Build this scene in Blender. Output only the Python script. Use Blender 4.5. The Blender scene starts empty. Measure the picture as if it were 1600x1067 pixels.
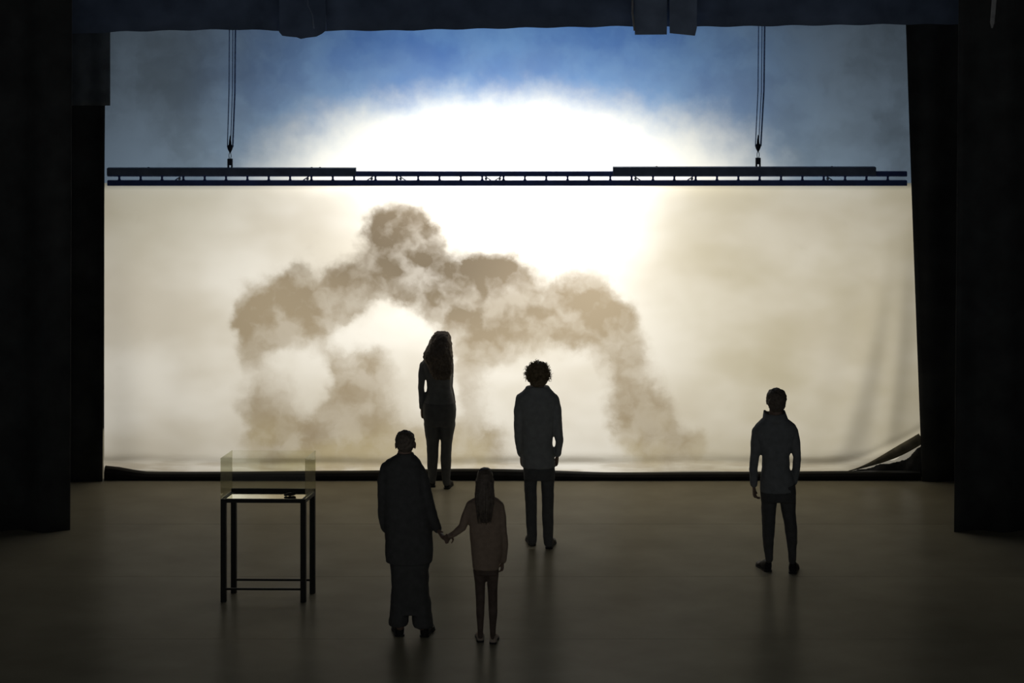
import bpy, bmesh, math, random
from mathutils import Vector, Matrix, noise as mnoise

# ------------------------------------------------------------------ camera
F = 4000.0          # focal length in pixels of the 1600x1067 frame
H = 6.2             # lens height above the stage floor
YH = -150.0         # eye level (pixel row), above the frame
DS = 27.7           # distance lens to projection cloth
SC = bpy.context.scene
COL = SC.collection
cam_d = bpy.data.cameras.new('camera')
cam_d.sensor_width = 36.0
cam_d.lens = F / 1600 * 36.0
cam_d.shift_y = -(533.5 - YH) / 1600
cam_d.clip_end = 200
cam = bpy.data.objects.new('camera', cam_d)
cam.location = (0, -DS, H)
cam.rotation_euler = (math.radians(90), 0, 0)
COL.objects.link(cam)
SC.camera = cam

# ------------------------------------------------------------------ light
SC.view_settings.view_transform = 'Standard'
SC.view_settings.look = 'None'
SC.view_settings.gamma = 1.0
SC.view_settings.use_curve_mapping = False
SC.view_settings.exposure = 0.0
world = bpy.data.worlds.new('dark_house')
SC.world = world
world.use_nodes = True
wb = world.node_tree.nodes['Background']
wb.inputs[0].default_value = (0.95, 0.98, 0.97, 1)
wb.inputs[1].default_value = 0.15


def area_lamp(name, loc, size, watts, color):
    l = bpy.data.lights.new(name, 'AREA')
    l.shape = 'RECTANGLE'
    l.size, l.size_y = size
    l.energy = watts
    l.color = color
    o = bpy.data.objects.new(name, l)
    o.location = loc
    o.rotation_euler = (math.radians(-90), 0, 0)   # shines towards -Y, onto the back of the cloths
    COL.objects.link(o)
    return o


# lamps that stand behind the cloths: a broad wash and a hot row at truss height
area_lamp('rear_wash_lamp', (0.05, 2.6, 1.9), (9.6, 3.6), 208, (1.0, 0.955, 0.85))
area_lamp('rear_hot_lamp', (-0.08, 1.15, 2.95), (2.5, 0.8), 43, (1.0, 0.98, 0.95))


# ------------------------------------------------------------------ helpers
def at(px, py, d):
    return Vector(((px - 800) * d / F, d - DS, H - (py - YH) * d / F))


def fx(px, d=DS):
    return (px - 800) * d / F


def fz(py, d=DS):
    return H - (py - YH) * d / F


def dfloor(py):
    return F * H / (py - YH)


class MB:
    def __init__(self):
        self.v, self.f = [], []

    def box(self, x0, x1, y0, y1, z0, z1):
        n = len(self.v)
        self.v += [(x, y, z) for z in (z0, z1) for x, y in ((x0, y0), (x1, y0), (x1, y1), (x0, y1))]
        self.f += [tuple(n + i for i in q) for q in
                   ((3, 2, 1, 0), (4, 5, 6, 7), (0, 1, 5, 4), (1, 2, 6, 5), (2, 3, 7, 6), (3, 0, 4, 7))]
        return self

    def rings(self, rs, closed=True):
        n0 = len(self.v)
        m = len(rs[0])
        for r in rs:
            self.v += [tuple(p) for p in r]
        for k in range(len(rs) - 1):
            a = n0 + k * m
            for i in range(m):
                j = (i + 1) % m
                self.f.append((a + i, a + j, a + m + j, a + m + i))
        if closed:
            self.f.append(tuple(n0 + i for i in reversed(range(m))))
            e = n0 + (len(rs) - 1) * m
            self.f.append(tuple(e + i for i in range(m)))
        return self

    def tube(self, pts, radii, seg=12, ratio=1.0, up=Vector((0, 1, 0)), dome=False):
        """pts: Vectors; radii: one per point; ratio: radius along `up` / radius across"""
        pts = [Vector(p) for p in pts]
        if dome:
            d0 = (pts[0] - pts[1]).normalized() * radii[0]
            d1 = (pts[-1] - pts[-2]).normalized() * radii[-1]
            pts = [pts[0] + d0 * .95, pts[0] + d0 * .6] + pts + [pts[-1] + d1 * .6, pts[-1] + d1 * .95]
            r0, r1 = radii[0], radii[-1]
            radii = [r0 * .3, r0 * .8] + list(radii) + [r1 * .8, r1 * .3]
        rs = []
        for i, p in enumerate(pts):
            t = (pts[min(i + 1, len(pts) - 1)] - pts[max(i - 1, 0)]).normalized()
            u = up - t * up.dot(t)
            if u.length < 1e-4:
                u = Vector((1, 0, 0)) - t * t.x
            u.normalize()
            w = u.cross(t).normalized()
            r = radii[i]
            rs.append([p + w * (r * math.cos(a)) + u * (r * ratio * math.sin(a))
                       for a in (2 * math.pi * k / seg for k in range(seg))])
        return self.rings(rs)

    def ellipsoid(self, c, r, seg=16, rows=10, rz=0.0):
        rs = []
        ca, sa = math.cos(rz), math.sin(rz)
        for i in range(rows + 1):
            ph = -math.pi / 2 + math.pi * (i + .15 if i == 0 else (i - .15 if i == rows else i)) / rows
            ring = []
            for k in range(seg):
                a = 2 * math.pi * k / seg
                x, y, z = r[0] * math.cos(ph) * math.cos(a), r[1] * math.cos(ph) * math.sin(a), r[2] * math.sin(ph)
                ring.append((c[0] + x * ca - y * sa, c[1] + x * sa + y * ca, c[2] + z))
            rs.append(ring)
        return self.rings(rs)

    def mesh(self, name):
        me = bpy.data.meshes.new(name)
        me.from_pydata(self.v, [], self.f)
        me.validate()
        bm = bmesh.new()
        bm.from_mesh(me)
        bmesh.ops.recalc_face_normals(bm, faces=bm.faces)
        bm.to_mesh(me)
        bm.free()
        return me

    def build(self, name, mat, parent=None, smooth=False, bevel=0.0):
        me = self.mesh(name)
        if bevel:
            bm = bmesh.new()
            bm.from_mesh(me)
            bmesh.ops.bevel(bm, geom=bm.edges[:], offset=bevel, segments=2, affect='EDGES', profile=.6)
            bm.to_mesh(me)
            bm.free()
        return link(name, me, mat, parent, smooth)

    def grown(self, name, mat, parent=None, voxel=.008, smooth=3, wrinkle=0.0, wscale=.12):
        """one continuous skin over all the overlapping pieces"""
        tmp = bpy.data.objects.new('tmp', self.mesh('tmp'))
        COL.objects.link(tmp)
        m = tmp.modifiers.new('r', 'REMESH')
        m.mode = 'VOXEL'
        m.voxel_size = voxel
        m.use_smooth_shade = True
        if smooth:
            s = tmp.modifiers.new('s', 'SMOOTH')
            s.factor = .5
            s.iterations = smooth
        if wrinkle:
            t = bpy.data.textures.new('wrinkle', 'CLOUDS')
            t.noise_scale = wscale
            t.noise_depth = 2
            d = tmp.modifiers.new('d', 'DISPLACE')
            d.texture = t
            d.texture_coords = 'LOCAL'
            d.strength = wrinkle
            d.mid_level = .5
        dg = bpy.context.evaluated_depsgraph_get()
        me = bpy.data.meshes.new_from_object(tmp.evaluated_get(dg))
        old = tmp.data
        bpy.data.objects.remove(tmp)
        bpy.data.meshes.remove(old)
        me.name = name
        return link(name, me, mat, parent, True)


def link(name, me, mat, parent=None, smooth=False):
    o = bpy.data.objects.new(name, me)
    COL.objects.link(o)
    if mat:
        me.materials.clear()
        me.materials.append(mat)
    if parent is not None:
        o.parent = parent
    if smooth:
        me.polygons.foreach_set('use_smooth', [True] * len(me.polygons))
    return o


def tag(o, label=None, cat=None, group=None, kind=None):
    if label: o['label'] = label
    if cat: o['category'] = cat
    if group: o['group'] = group
    if kind: o['kind'] = kind
    return o


def empty(name, loc, rz=0.0):
    o = bpy.data.objects.new(name, None)
    o.empty_display_size = .2
    o.location = loc
    o.rotation_euler = (0, 0, rz)
    COL.objects.link(o)
    return o


# ------------------------------------------------------------------ materials
def pmat(name, color, rough=.8, metal=0.0, spec=.5, noise_scale=0, noise_amt=.25, bump=0.0):
    m = bpy.data.materials.new(name)
    m.use_nodes = True
    nt = m.node_tree
    b = nt.nodes['Principled BSDF']
    b.inputs['Base Color'].default_value = (*color, 1)
    b.inputs['Roughness'].default_value = rough
    b.inputs['Metallic'].default_value = metal
    b.inputs['Specular IOR Level'].default_value = spec
    if noise_scale:
        tc = nt.nodes.new('ShaderNodeTexCoord')
        nz = nt.nodes.new('ShaderNodeTexNoise')
        nz.inputs['Scale'].default_value = noise_scale
        nz.inputs['Detail'].default_value = 4
        nt.links.new(tc.outputs['Object'], nz.inputs['Vector'])
        mr = nt.nodes.new('ShaderNodeMapRange')
        mr.inputs[1].default_value, mr.inputs[2].default_value = .3, .7
        mr.inputs[3].default_value, mr.inputs[4].default_value = 1 - noise_amt, 1 + noise_amt
        nt.links.new(nz.outputs[0], mr.inputs[0])
        vm = nt.nodes.new('ShaderNodeVectorMath')
        vm.operation = 'SCALE'
        vm.inputs[0].default_value = color
        nt.links.new(mr.outputs[0], vm.inputs['Scale'])
        nt.links.new(vm.outputs[0], b.inputs['Base Color'])
        if bump:
            bp = nt.nodes.new('ShaderNodeBump')
            bp.inputs['Strength'].default_value = bump
            bp.inputs['Distance'].default_value = .01
            nt.links.new(nz.outputs[0], bp.inputs['Height'])
            nt.links.new(bp.outputs[0], b.inputs['Normal'])
    return m


class NT:
    """small helper for writing node graphs as expressions"""
    def __init__(self, nt):
        self.nt = nt

    def _set(self, sock, v):
        if hasattr(v, 'is_output'):
            self.nt.links.new(v, sock)
        else:
            sock.default_value = v

    def math(self, op, a, b=0.0, c=None, clamp=False):
        n = self.nt.nodes.new('ShaderNodeMath')
        n.operation = op
        n.use_clamp = clamp
        self._set(n.inputs[0], a)
        self._set(n.inputs[1], b)
        if c is not None: self._set(n.inputs[2], c)
        return n.outputs[0]

    def vec(self, op, a, b=(0, 0, 0), scale=None):
        n = self.nt.nodes.new('ShaderNodeVectorMath')
        n.operation = op
        self._set(n.inputs[0], a)
        self._set(n.inputs[1], b)
        if scale is not None: self._set(n.inputs['Scale'], scale)
        return n.outputs['Value'] if op in ('LENGTH', 'DISTANCE', 'DOT_PRODUCT') else n.outputs[0]

    def noise(self, v, scale, detail=3, rough=.5, dist=0.0):
        n = self.nt.nodes.new('ShaderNodeTexNoise')
        self._set(n.inputs['Vector'], v)
        n.inputs['Scale'].default_value = scale
        n.inputs['Detail'].default_value = detail
        n.inputs['Roughness'].default_value = rough
        n.inputs['Distortion'].default_value = dist
        return n.outputs

    def ramp(self, v, a, b, c=0.0, d=1.0, smooth=True):
        n = self.nt.nodes.new('ShaderNodeMapRange')
        n.interpolation_type = 'SMOOTHSTEP' if smooth else 'LINEAR'
        self._set(n.inputs[0], v)
        n.inputs[1].default_value, n.inputs[2].default_value = a, b
        n.inputs[3].default_value, n.inputs[4].default_value = c, d
        return n.outputs[0]

    def mix(self, f, a, b):
        n = self.nt.nodes.new('ShaderNodeMix')
        n.data_type = 'RGBA'
        self._set(n.inputs[0], f)
        for i, v in ((6, a), (7, b)):
            if hasattr(v, 'is_output'): self.nt.links.new(v, n.inputs[i])
            else: n.inputs[i].default_value = (*v, 1)
        return n.outputs[2]

    def blob(self, p, px, py, rx, ry=None, d=DS, inner=.15):
        """soft round spot at a place of the cloth picture"""
        ry = ry or rx
        k = d / F
        q = self.vec('SUBTRACT', p, (fx(px, d), fz(py, d), 0))
        q = self.vec('MULTIPLY', q, (1 / (rx * k), 1 / (ry * k), 0))
        return self.ramp(self.vec('LENGTH', q), 1.0, inner)


def cloth_base(name):
    m = bpy.data.materials.new(name)
    m.use_nodes = True
    nt = m.node_tree
    nt.nodes.clear()
    out = nt.nodes.new('ShaderNodeOutputMaterial')
    tr = nt.nodes.new('ShaderNodeBsdfTranslucent')
    nt.links.new(tr.outputs[0], out.inputs[0])
    uv = nt.nodes.new('ShaderNodeUVMap')
    uv.uv_map = 'cloth'
    return m, NT(nt), uv.outputs[0], tr.inputs[0]


def smoke_cloth():
    m, g, uv, outc = cloth_base('ivory_cloth_with_smoke_picture')
    w1 = g.vec('SUBTRACT', g.noise(uv, 2.3, 2)[1], (.5, .5, .5))
    w2 = g.vec('SUBTRACT', g.noise(uv, 6.0, 4, .55)[1], (.5, .5, .5))
    p = g.vec('ADD', uv, g.vec('SCALE', w1, scale=.20))
    p = g.vec('ADD', p, g.vec('SCALE', w2, scale=.20))
    # (pixel x, pixel y, radius, strength) of the billows in the picture
    bl = [(625, 348, 46, .85), (655, 366, 40, .85), (604, 372, 42, .7), (672, 380, 26, .8), (622, 402, 48, .75), (585, 400, 36, .45),
          (560, 440, 52, .5), (608, 440, 55, .6), (655, 445, 60, .62), (705, 442, 60, .62), (748, 446, 60, .75), (786, 444, 52, .75),
          (806, 428, 26, .35), (850, 440, 34, .3), (918, 455, 44, .75), (905, 490, 44, .65), (948, 492, 42, .7), (978, 496, 28, .5),
          (466, 432, 24, .9), (450, 466, 44, .72), (410, 486, 46, .75), (384, 500, 28, .65), (432, 506, 48, .6), (486, 484, 48, .5), (400, 536, 38, .5),
          (392, 566, 24, .3), (430, 602, 48, .42), (412, 655, 44, .5), (450, 662, 54, .62), (408, 704, 46, .7), (470, 706, 60, .75),
          (512, 640, 40, .42), (546, 590, 56, .52), (520, 616, 42, .5), (575, 620, 52, .42), (610, 595, 44, .3), (596, 650, 46, .3),
          (560, 696, 66, .62), (628, 706, 60, .62), (690, 702, 46, .4), (742, 492, 62, .62), (788, 506, 50, .55), (716, 490, 44, .4),
          (740, 566, 44, .5), (762, 540, 40, .35), (826, 544, 48, .35), (836, 492, 48, .42), (738, 660, 52, .5), (752, 706, 60, .62), (786, 690, 44, .35),
          (922, 524, 46, .5), (968, 560, 46, .48), (992, 596, 48, .55), (1004, 644, 50, .62), (978, 664, 40, .62), (1022, 680, 48, .5),
          (1000, 712, 50, .45), (1052, 712, 46, .42), (1082, 690, 26, .7), (1088, 708, 28, .5), (958, 622, 34, .35), (880, 470, 40, .32),
          (526, 458, 48, .5), (545, 470, 44, .5), (500, 498, 44, .45), (862, 488, 48, .5), (850, 530, 44, .32), (600, 470, 40, .4), (430, 545, 36, .35), (395, 620, 36, .45),
          (500, 690, 56, .5), (590, 690, 50, .45), (735, 610, 44, .5), (660, 690, 46, .4), (1030, 650, 34, .5), (985, 540, 36, .5), (570, 575, 44, .45), (510, 560, 30, .35)]
    keep = None
    for (x, y, r, s) in bl:
        s = min(.92, s * (1.35 if y < 520 else (1.15 if y < 590 else .88)))
        t = g.math('MULTIPLY_ADD', g.blob(p, x, y, r * 1.45, inner=.1), -s, 1.0)
        keep = t if keep is None else g.math('MULTIPLY', keep, t)
    for (x, y, rx, ry, s) in [(606, 500, 56, 40, .95), (488, 592, 34, 66, .8), (560, 520, 50, 30, .6), (862, 578, 60, 44, .9), (900, 640, 54, 80, .9), (694, 610, 30, 60, .6),
                              (935, 700, 40, 34, .5), (665, 565, 46, 40, .6), (800, 620, 70, 56, .8), (440, 560, 40, 22, .5), (850, 700, 70, 50, .6), (655, 650, 40, 40, .4)]:
        hole = g.math('MULTIPLY', g.blob(p, x, y, rx * 1.2, ry * 1.2, inner=.2), s)
        keep = g.math('ADD', keep, g.math('MULTIPLY', g.math('SUBTRACT', 1.0, keep), hole))
    raw = g.math('SUBTRACT', 1.0, keep)
    fine = g.noise(p, 3.0, 5, .56)[0]
    edge = g.ramp(g.math('ADD', raw, g.math('MULTIPLY', g.math('SUBTRACT', fine, .47), .85)), .06, .80)
    inner = g.ramp(g.noise(g.vec('ADD', p, (3.1, 1.7, 0)), 2.4, 3, .5)[0], .34, .64, .66, 1.06)
    dens = g.math('MULTIPLY', g.math('MULTIPLY', edge, inner), g.ramp(raw, .1, .95, .5, 1.0), clamp=True)
    # smoke hue: grey brown above, ochre towards the ground
    z = g.nt.nodes.new('ShaderNodeSeparateXYZ')
    g.nt.links.new(uv, z.inputs[0])
    low = g.math('MULTIPLY', g.ramp(z.outputs[1], .85, .1), g.ramp(g.noise(uv, 1.3, 2)[0], .3, .6))
    smoke = g.mix(g.ramp(z.outputs[1], 2.05, 2.6), (.345, .288, .208), (.20, .160, .113))
    smoke = g.mix(g.blob(uv, 690, 400, 330, 190, inner=.0), smoke, (.130, .106, .076))
    smoke = g.mix(low, smoke, (.48, .415, .27))
    # pale drifting haze in the sky of the picture, duller at right and upper left
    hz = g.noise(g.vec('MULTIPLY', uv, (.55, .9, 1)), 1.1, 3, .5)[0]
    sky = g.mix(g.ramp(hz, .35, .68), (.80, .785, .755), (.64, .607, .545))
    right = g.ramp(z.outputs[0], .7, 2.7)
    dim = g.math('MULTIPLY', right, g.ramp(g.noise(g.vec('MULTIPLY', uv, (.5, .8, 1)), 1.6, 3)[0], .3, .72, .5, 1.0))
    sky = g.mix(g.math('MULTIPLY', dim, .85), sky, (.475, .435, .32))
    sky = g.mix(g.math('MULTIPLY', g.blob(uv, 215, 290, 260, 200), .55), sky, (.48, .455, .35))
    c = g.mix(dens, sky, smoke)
    # faint brown streaks along the hem and woven unevenness
    hem = g.math('MULTIPLY', g.ramp(z.outputs[1], .3, .12), g.ramp(g.noise(g.vec('MULTIPLY', uv, (.7, 5, 1)), 2.4, 3)[0], .4, .62))
    c = g.mix(g.math('MULTIPLY', hem, .4), c, (.33, .27, .18))
    g.nt.links.new(c, outc)
    return m


def sky_cloth():
    m, g, uv, outc = cloth_base('blue_cloth_with_sky_picture')
    d = DS + .12
    w1 = g.vec('SUBTRACT', g.noise(uv, 1.6, 3)[1], (.5, .5, .5))
    w2 = g.vec('SUBTRACT', g.noise(uv, 5.0, 5, .6)[1], (.5, .5, .5))
    p = g.vec('ADD', uv, g.vec('SCALE', w1, scale=.42))
    p = g.vec('ADD', p, g.vec('SCALE', w2, scale=.26))
    z = g.nt.nodes.new('ShaderNodeSeparateXYZ')
    g.nt.links.new(p, z.inputs[0])
    n = g.noise(p, 1.0, 4, .55)[0]
    slate = g.mix(g.ramp(n, .33, .66), (.108, .150, .21), (.170, .240, .345))
    blue = g.mix(g.ramp(n, .3, .7), (.090, .235, .68), (.19, .41, .86))
    core = g.blob(p, 800, 90, 560, 420, d, inner=.2)
    c = g.mix(core, slate, blue)
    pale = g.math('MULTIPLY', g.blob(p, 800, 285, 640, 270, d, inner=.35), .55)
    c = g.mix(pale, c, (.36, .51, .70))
    white = g.blob(p, 800, 290, 490, 178, d, inner=.55)  # white glow over the truss painted into the cloth colour
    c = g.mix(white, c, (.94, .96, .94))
    g.nt.links.new(c, outc)
    return m


def plain_cloth(name, col):
    m, g, uv, outc = cloth_base(name)
    c = g.mix(g.ramp(g.noise(uv, 2.0, 3)[0], .3, .7), tuple(x * .75 for x in col), tuple(x * 1.2 for x in col))
    g.nt.links.new(c, outc)
    return m


def glass_mat(name, tint, gloss):
    m = bpy.data.materials.new(name)
    m.use_nodes = True
    nt = m.node_tree
    nt.nodes.clear()
    out = nt.nodes.new('ShaderNodeOutputMaterial')
    t = nt.nodes.new('ShaderNodeBsdfTransparent')
    t.inputs[0].default_value = (*tint, 1)
    gl = nt.nodes.new('ShaderNodeBsdfGlossy')
    gl.inputs['Roughness'].default_value = .05
    fr = nt.nodes.new('ShaderNodeFresnel')
    fr.inputs[0].default_value = 1.45
    mu = nt.nodes.new('ShaderNodeMath')
    mu.operation = 'MULTIPLY'
    mu.inputs[1].default_value = gloss
    nt.links.new(fr.outputs[0], mu.inputs[0])
    mx = nt.nodes.new('ShaderNodeMixShader')
    nt.links.new(mu.outputs[0], mx.inputs[0])
    nt.links.new(t.outputs[0], mx.inputs[1])
    nt.links.new(gl.outputs[0], mx.inputs[2])
    nt.links.new(mx.outputs[0], out.inputs[0])
    return m


M_floor = pmat('dark_dance_floor', (.315, .287, .215), .30, 0, .009, 1.6, .12, 0)
M_black = pmat('black_paint', (.006, .007, .009), .9, 0, .15)
M_drape = pmat('black_velvet_drape', (.05, .052, .054), .95, 0, .1, 3.0, .3)
M_border = pmat('black_border_cloth', (.15, .20, .32), .95, 0, .1, 3.0, .3)
M_flap = pmat('charcoal_masking_cloth', (.23, .29, .42), .95, 0, .1, 3.0, .3)
M_batten = pmat('black_hem_batten', (.012, .012, .012), .7, 0, .2, 6, .3)
M_lip = pmat('black_blocker_cloth', (.09, .09, .088), .95, 0, .1, 10, .3)
M_lip2 = pmat('unlit_hem_cloth', (.24, .22, .17), .95, 0, .1, 10, .3)  # ivory cloth coloured dark where its underside gets no rear light
M_truss = pmat('dark_truss_blue_halation', (.05, .09, .34), .5, .0, .4, 8, .2)  # blue halation of the glow behind put into the base colour
M_trussbox = pmat('charcoal_blue_batten_cover', (.14, .18, .28), .7, .0, .3, 8, .2)
M_rope = pmat('blue_grey_rope', (.22, .34, .62), .8, 0, .2, 40, .3)
M_hook = pmat('dark_steel', (.010, .016, .035), .5, .3, .4, 20, .2)
M_shackle = pmat('bright_steel_shackle', (.6, .65, .7), .3, 1.0, .5, 20, .1)
M_strap = pmat('pale_grey_strap', (.35, .35, .36), .8, 0, .3, 12, .2)
M_frame = pmat('black_table_frame', (.014, .014, .012), .55, 0, .3, 20, .2)
M_plate = pmat('polished_pale_plate', (.88, .88, .84), .08, 1.0, .5, 10, .05)
M_glass = glass_mat('thin_greenish_glass', (.965, .97, .945), .35)
M_glass_e = glass_mat('glass_side_tint', (.84, .84, .76), .3)
M_relic = pmat('dark_lump', (.03, .028, .026), .8, 0, .3, 30, .4)
M_skin = pmat('skin', (.22, .15, .115), .6, 0, .3, 10, .1)
M_eye = pmat('eye_white', (.6, .6, .58), .3, 0, .5, 30, .05)
M_coat = pmat('black_wool', (.085, .085, .085), .95, 0, .1, 18, .12)
M_jacket = pmat('charcoal_jacket_cloth', (.29, .30, .305), .92, 0, .12, 18, .12)
M_jacket2 = pmat('black_jacket_cloth', (.195, .205, .215), .92, 0, .12, 18, .12)
M_dress = pmat('black_top_cloth', (.165, .17, .176), .92, 0, .12, 18, .12)
M_trouser = pmat('black_trouser_cloth', (.09, .09, .092), .92, 0, .12, 18, .12)
M_trouser2 = pmat('dark_trouser_cloth', (.12, .123, .126), .92, 0, .12, 18, .12)
M_sweater = pmat('brown_sweater_knit', (.28, .21, .16), .95, 0, .1, 24, .12)
M_tights = pmat('dark_brown_leggings', (.12, .09, .075), .9, 0, .1, 20, .2)
M_shoe = pmat('black_shoe_leather', (.012, .012, .013), .6, 0, .3, 20, .2)
M_shoe2 = pmat('pale_canvas_shoe', (.42, .34, .28), .8, 0, .3, 20, .2)
M_hair = pmat('dark_brown_hair', (.13, .105, .085), .65, 0, .3, 40, .3)
M_hair2 = pmat('brown_curly_hair', (.20, .15, .09), .65, 0, .3, 40, .3)
M_smoke = smoke_cloth()
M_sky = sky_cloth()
M_side = plain_cloth('unlit_side_cloth', (.018, .022, .026))
M_tail = plain_cloth('ivory_cloth', (.62, .60, .54))

# ------------------------------------------------------------------ the stage
X0, X1 = fx(165), fx(1433)
floor = MB().box(-9, 9, -9.5, 5.0, -.25, -.02).build('floor', M_black)
tag(floor, 'dark matt stage floor deck under the vinyl strips', 'floor', kind='structure')
seams = [-9.5, -8.05, -6.1, -4.1, -2.1, -.1, 1.9, 5.0]
for i in range(len(seams) - 1):
    MB().box(-9, 9, seams[i] + .003, seams[i + 1] - .003, -.02, 0).build('floor_strip', M_floor, floor)
tag(MB().box(-9.2, 9.2, 5.0, 5.2, -.25, 7.2).build('wall_back', M_black), 'black wall behind the projection cloths', 'wall', kind='structure')
tag(MB().box(-9.2, -9, -9.5, 5.0, -.25, 7.2).build('wall_left', M_black), 'black side wall left of the stage', 'wall', kind='structure')
tag(MB().box(9, 9.2, -9.5, 5.0, -.25, 7.2).build('wall_right', M_black), 'black side wall right of the stage', 'wall', kind='structure')
tag(MB().box(-9.2, 9.2, -20, 5.2, 7.2, 7.4).build('ceiling', M_black), 'black ceiling over the stage, extended over the house to block ambient light', 'ceiling', kind='structure')  # unseen; reaches forward to keep ambient light off the stage floor


def drape(name, xs_top, xs_bot, z0, z1, y, amp, pitch, mat, label, sign, bottom=None, top=None, nx=None):
    """hanging cloth with vertical folds; the edge on the stage side may slant"""
    nx = nx or int(abs(xs_top[1] - xs_top[0]) / pitch * 8) + 2
    nz = 14
    mb = MB()
    for k in (0, 1):                        # two faces, 12 mm apart
        for j in range(nz + 1):
            t = j / nz
            for i in range(nx + 1):
                s = i / nx
                a = xs_bot[0] + (xs_top[0] - xs_bot[0]) * t
                b = xs_bot[1] + (xs_top[1] - xs_bot[1]) * t
                x = a + (b - a) * s
                zb = bottom(x) if bottom else z0
                z = zb + (z1 - zb) * t
                yy = y + amp * (.5 + .5 * t if False else 1) * (math.sin(x / pitch * 2 * math.pi) + .35 * math.sin(x / pitch * 3.7 + 1)) + .012 * k
                mb.v.append((x, yy, z))
    n = (nx + 1) * (nz + 1)
    for j in range(nz):
        for i in range(nx):
            a = j * (nx + 1) + i
            q = (a, a + 1, a + nx + 2, a + nx + 1)
            mb.f.append(q)
            mb.f.append(tuple(n + v for v in reversed(q)))
    rim = [j * (nx + 1) for j in range(nz + 1)], [j * (nx + 1) + nx for j in range(nz + 1)], list(range(nx + 1)), [nz * (nx + 1) + i for i in range(nx + 1)]
    for r in rim:
        for a, b in zip(r, r[1:]):
            mb.f.append((a, b, n + b, n + a))
    o = mb.build(name, mat, None, True)
    return tag(o, label, 'curtain', 'black masking curtains')


D2 = dfloor(830)                            # plane of the nearer pair of curtains
Y2 = D2 - DS
drape('stage_curtain', (-8.8, fx(172)), (-8.8, fx(165)), .001, 7.15, -.21, .028, .42, M_drape,
      'black curtain hanging against the left edge of the glowing cloths', 1)
drape('stage_curtain', (fx(1400), 8.8), (fx(1436.5), 8.8), .001, 7.15, -.21, .028, .42, M_drape,
      'black curtain hanging against the right edge of the glowing cloths', 1)
drape('stage_curtain', (-8.8, fx(112, D2)), (-8.8, fx(108, D2)), .001, 7.15, Y2, .05, .5, M_drape,
      'black curtain nearer the camera at far left of the stage', 1)
drape('stage_curtain', (fx(1500, D2), 8.8), (fx(1490, D2), 8.8), .001, 7.15, Y2, .05, .5, M_drape,
      'black curtain nearer the camera at far right of the stage', 1)


def border_bottom(x):
    px = 800 + x * F / DB
    pts = [(-900, 56), (120, 53), (200, 49), (360, 46), (437, 48), (600, 48), (800, 44), (985, 41), (1090, 42), (1400, 38), (2500, 36)]
    for (a, ya), (b, yb) in zip(pts, pts[1:]):
        if px <= b:
            return fz(ya + (yb - ya) * (px - a) / (b - a) + .8 * math.sin(px * .09), DB)
    return fz(36, DB)


DB = DS - 1.2
drape('border_curtain', (-8.7, 8.7), (-8.7, 8.7), 5, 7.15, DB - DS, .02, .9, M_border,
      'wide black border curtain across the top of the stage', 1, bottom=border_bottom, nx=240)


def hanging_panel(pts, d, mat, label, thick=.03, name='masking_flap'):
    mb = MB()
    n = len(pts)
    a = [at(x, y, d) for x, y in pts]
    mb.v = [tuple(p) for p in a] + [(p.x, p.y + thick, p.z) for p in a]
    mb.f = [tuple(range(n)), tuple(range(2 * n - 1, n - 1, -1))] + [(i, (i + 1) % n, n + (i + 1) % n, n + i) for i in range(n)]
    return tag(mb.build(name, mat, bevel=.004), label, 'cloth flap')


hanging_panel([(436, -90), (436, 50), (441, 56), (452, 57.5), (464, 58.5), (470, 61), (480, 59), (494, 57.5), (503, 53), (509, 48), (509, -90)], DB - .12, M_border,
              'ragged black flap drooping below the border curtain, above left hoist')
hanging_panel([(991, -90), (992, 54.5), (1042, 54), (1043.5, -90)], DB - .12, M_flap,
              'charcoal masking panel below the border, left one of the pair')
hanging_panel([(1044.5, -90), (1046.5, 52), (1086, 56), (1089, 43), (1090, -90)], DB - .12, M_flap,
              'charcoal masking panel below the border, right one of the pair')
cord = MB().tube([at(988, -90, DB - .16), at(988.3, 20, DB - .16), at(991, 42, DB - .16), at(991.5, 48, DB - .16)], [.011] * 4, 8).build('cord', M_strap, None, True)
tag(cord, 'thin grey cord hanging down beside the charcoal masking panels', 'cord')
cord = MB().tube([at(480, -90, DB - .2), at(481, 8, DB - .2), at(488, 24, DB - .2), at(490, 45, DB - .2)], [.008] * 4, 8).build('cord', M_flap, None, True)
tag(cord, 'thin dark cord in front of the ragged black flap', 'cord')
p0, p1 = at(1550, 44, D2 - .3), at(1562, -100, D2 - .3)
strap = MB().tube([p0, p0 + (p1 - p0) * .06, p1], [.008, .024, .026], 8, .3).build('strap', M_strap, None, True)
tag(strap, 'pale grey strap dangling at the top right corner', 'strap')


# ------------------------------------------------------------------ the lit cloths
def cloth_mesh(name, nx, nz, fn, uvfn, mat):
    me = bpy.data.meshes.new(name)
    v, f, uvs = [], [], []
    for j in range(nz + 1):
        for i in range(nx + 1):
            s, t = i / nx, j / nz
            v.append(fn(s, t))
            uvs.append(uvfn(s, t))
    for j in range(nz):
        for i in range(nx):
            a = j * (nx + 1) + i
            f.append((a, a + 1, a + nx + 2, a + nx + 1))
    me.from_pydata(v, [], f)
    ul = me.uv_layers.new(name='cloth')
    for l in me.loops:
        ul.data[l.index].uv = uvs[l.vertex_index]
    return link(name, me, mat, None, True)


def sm(a, b, x):
    t = max(0.0, min(1.0, (x - a) / (b - a)))
    return t * t * (3 - 2 * t)


LZ1 = fz(286)


def low_edge(px):
    """pixel row of the hem of the big cloth"""
    y = 738 - 1.5 * math.sin(px / 130.0) + 1.0 * math.sin(px / 47.0)
    y -= 55 * max(0.0, (px - 1300) / 140.0) ** 1.6
    return y


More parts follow.
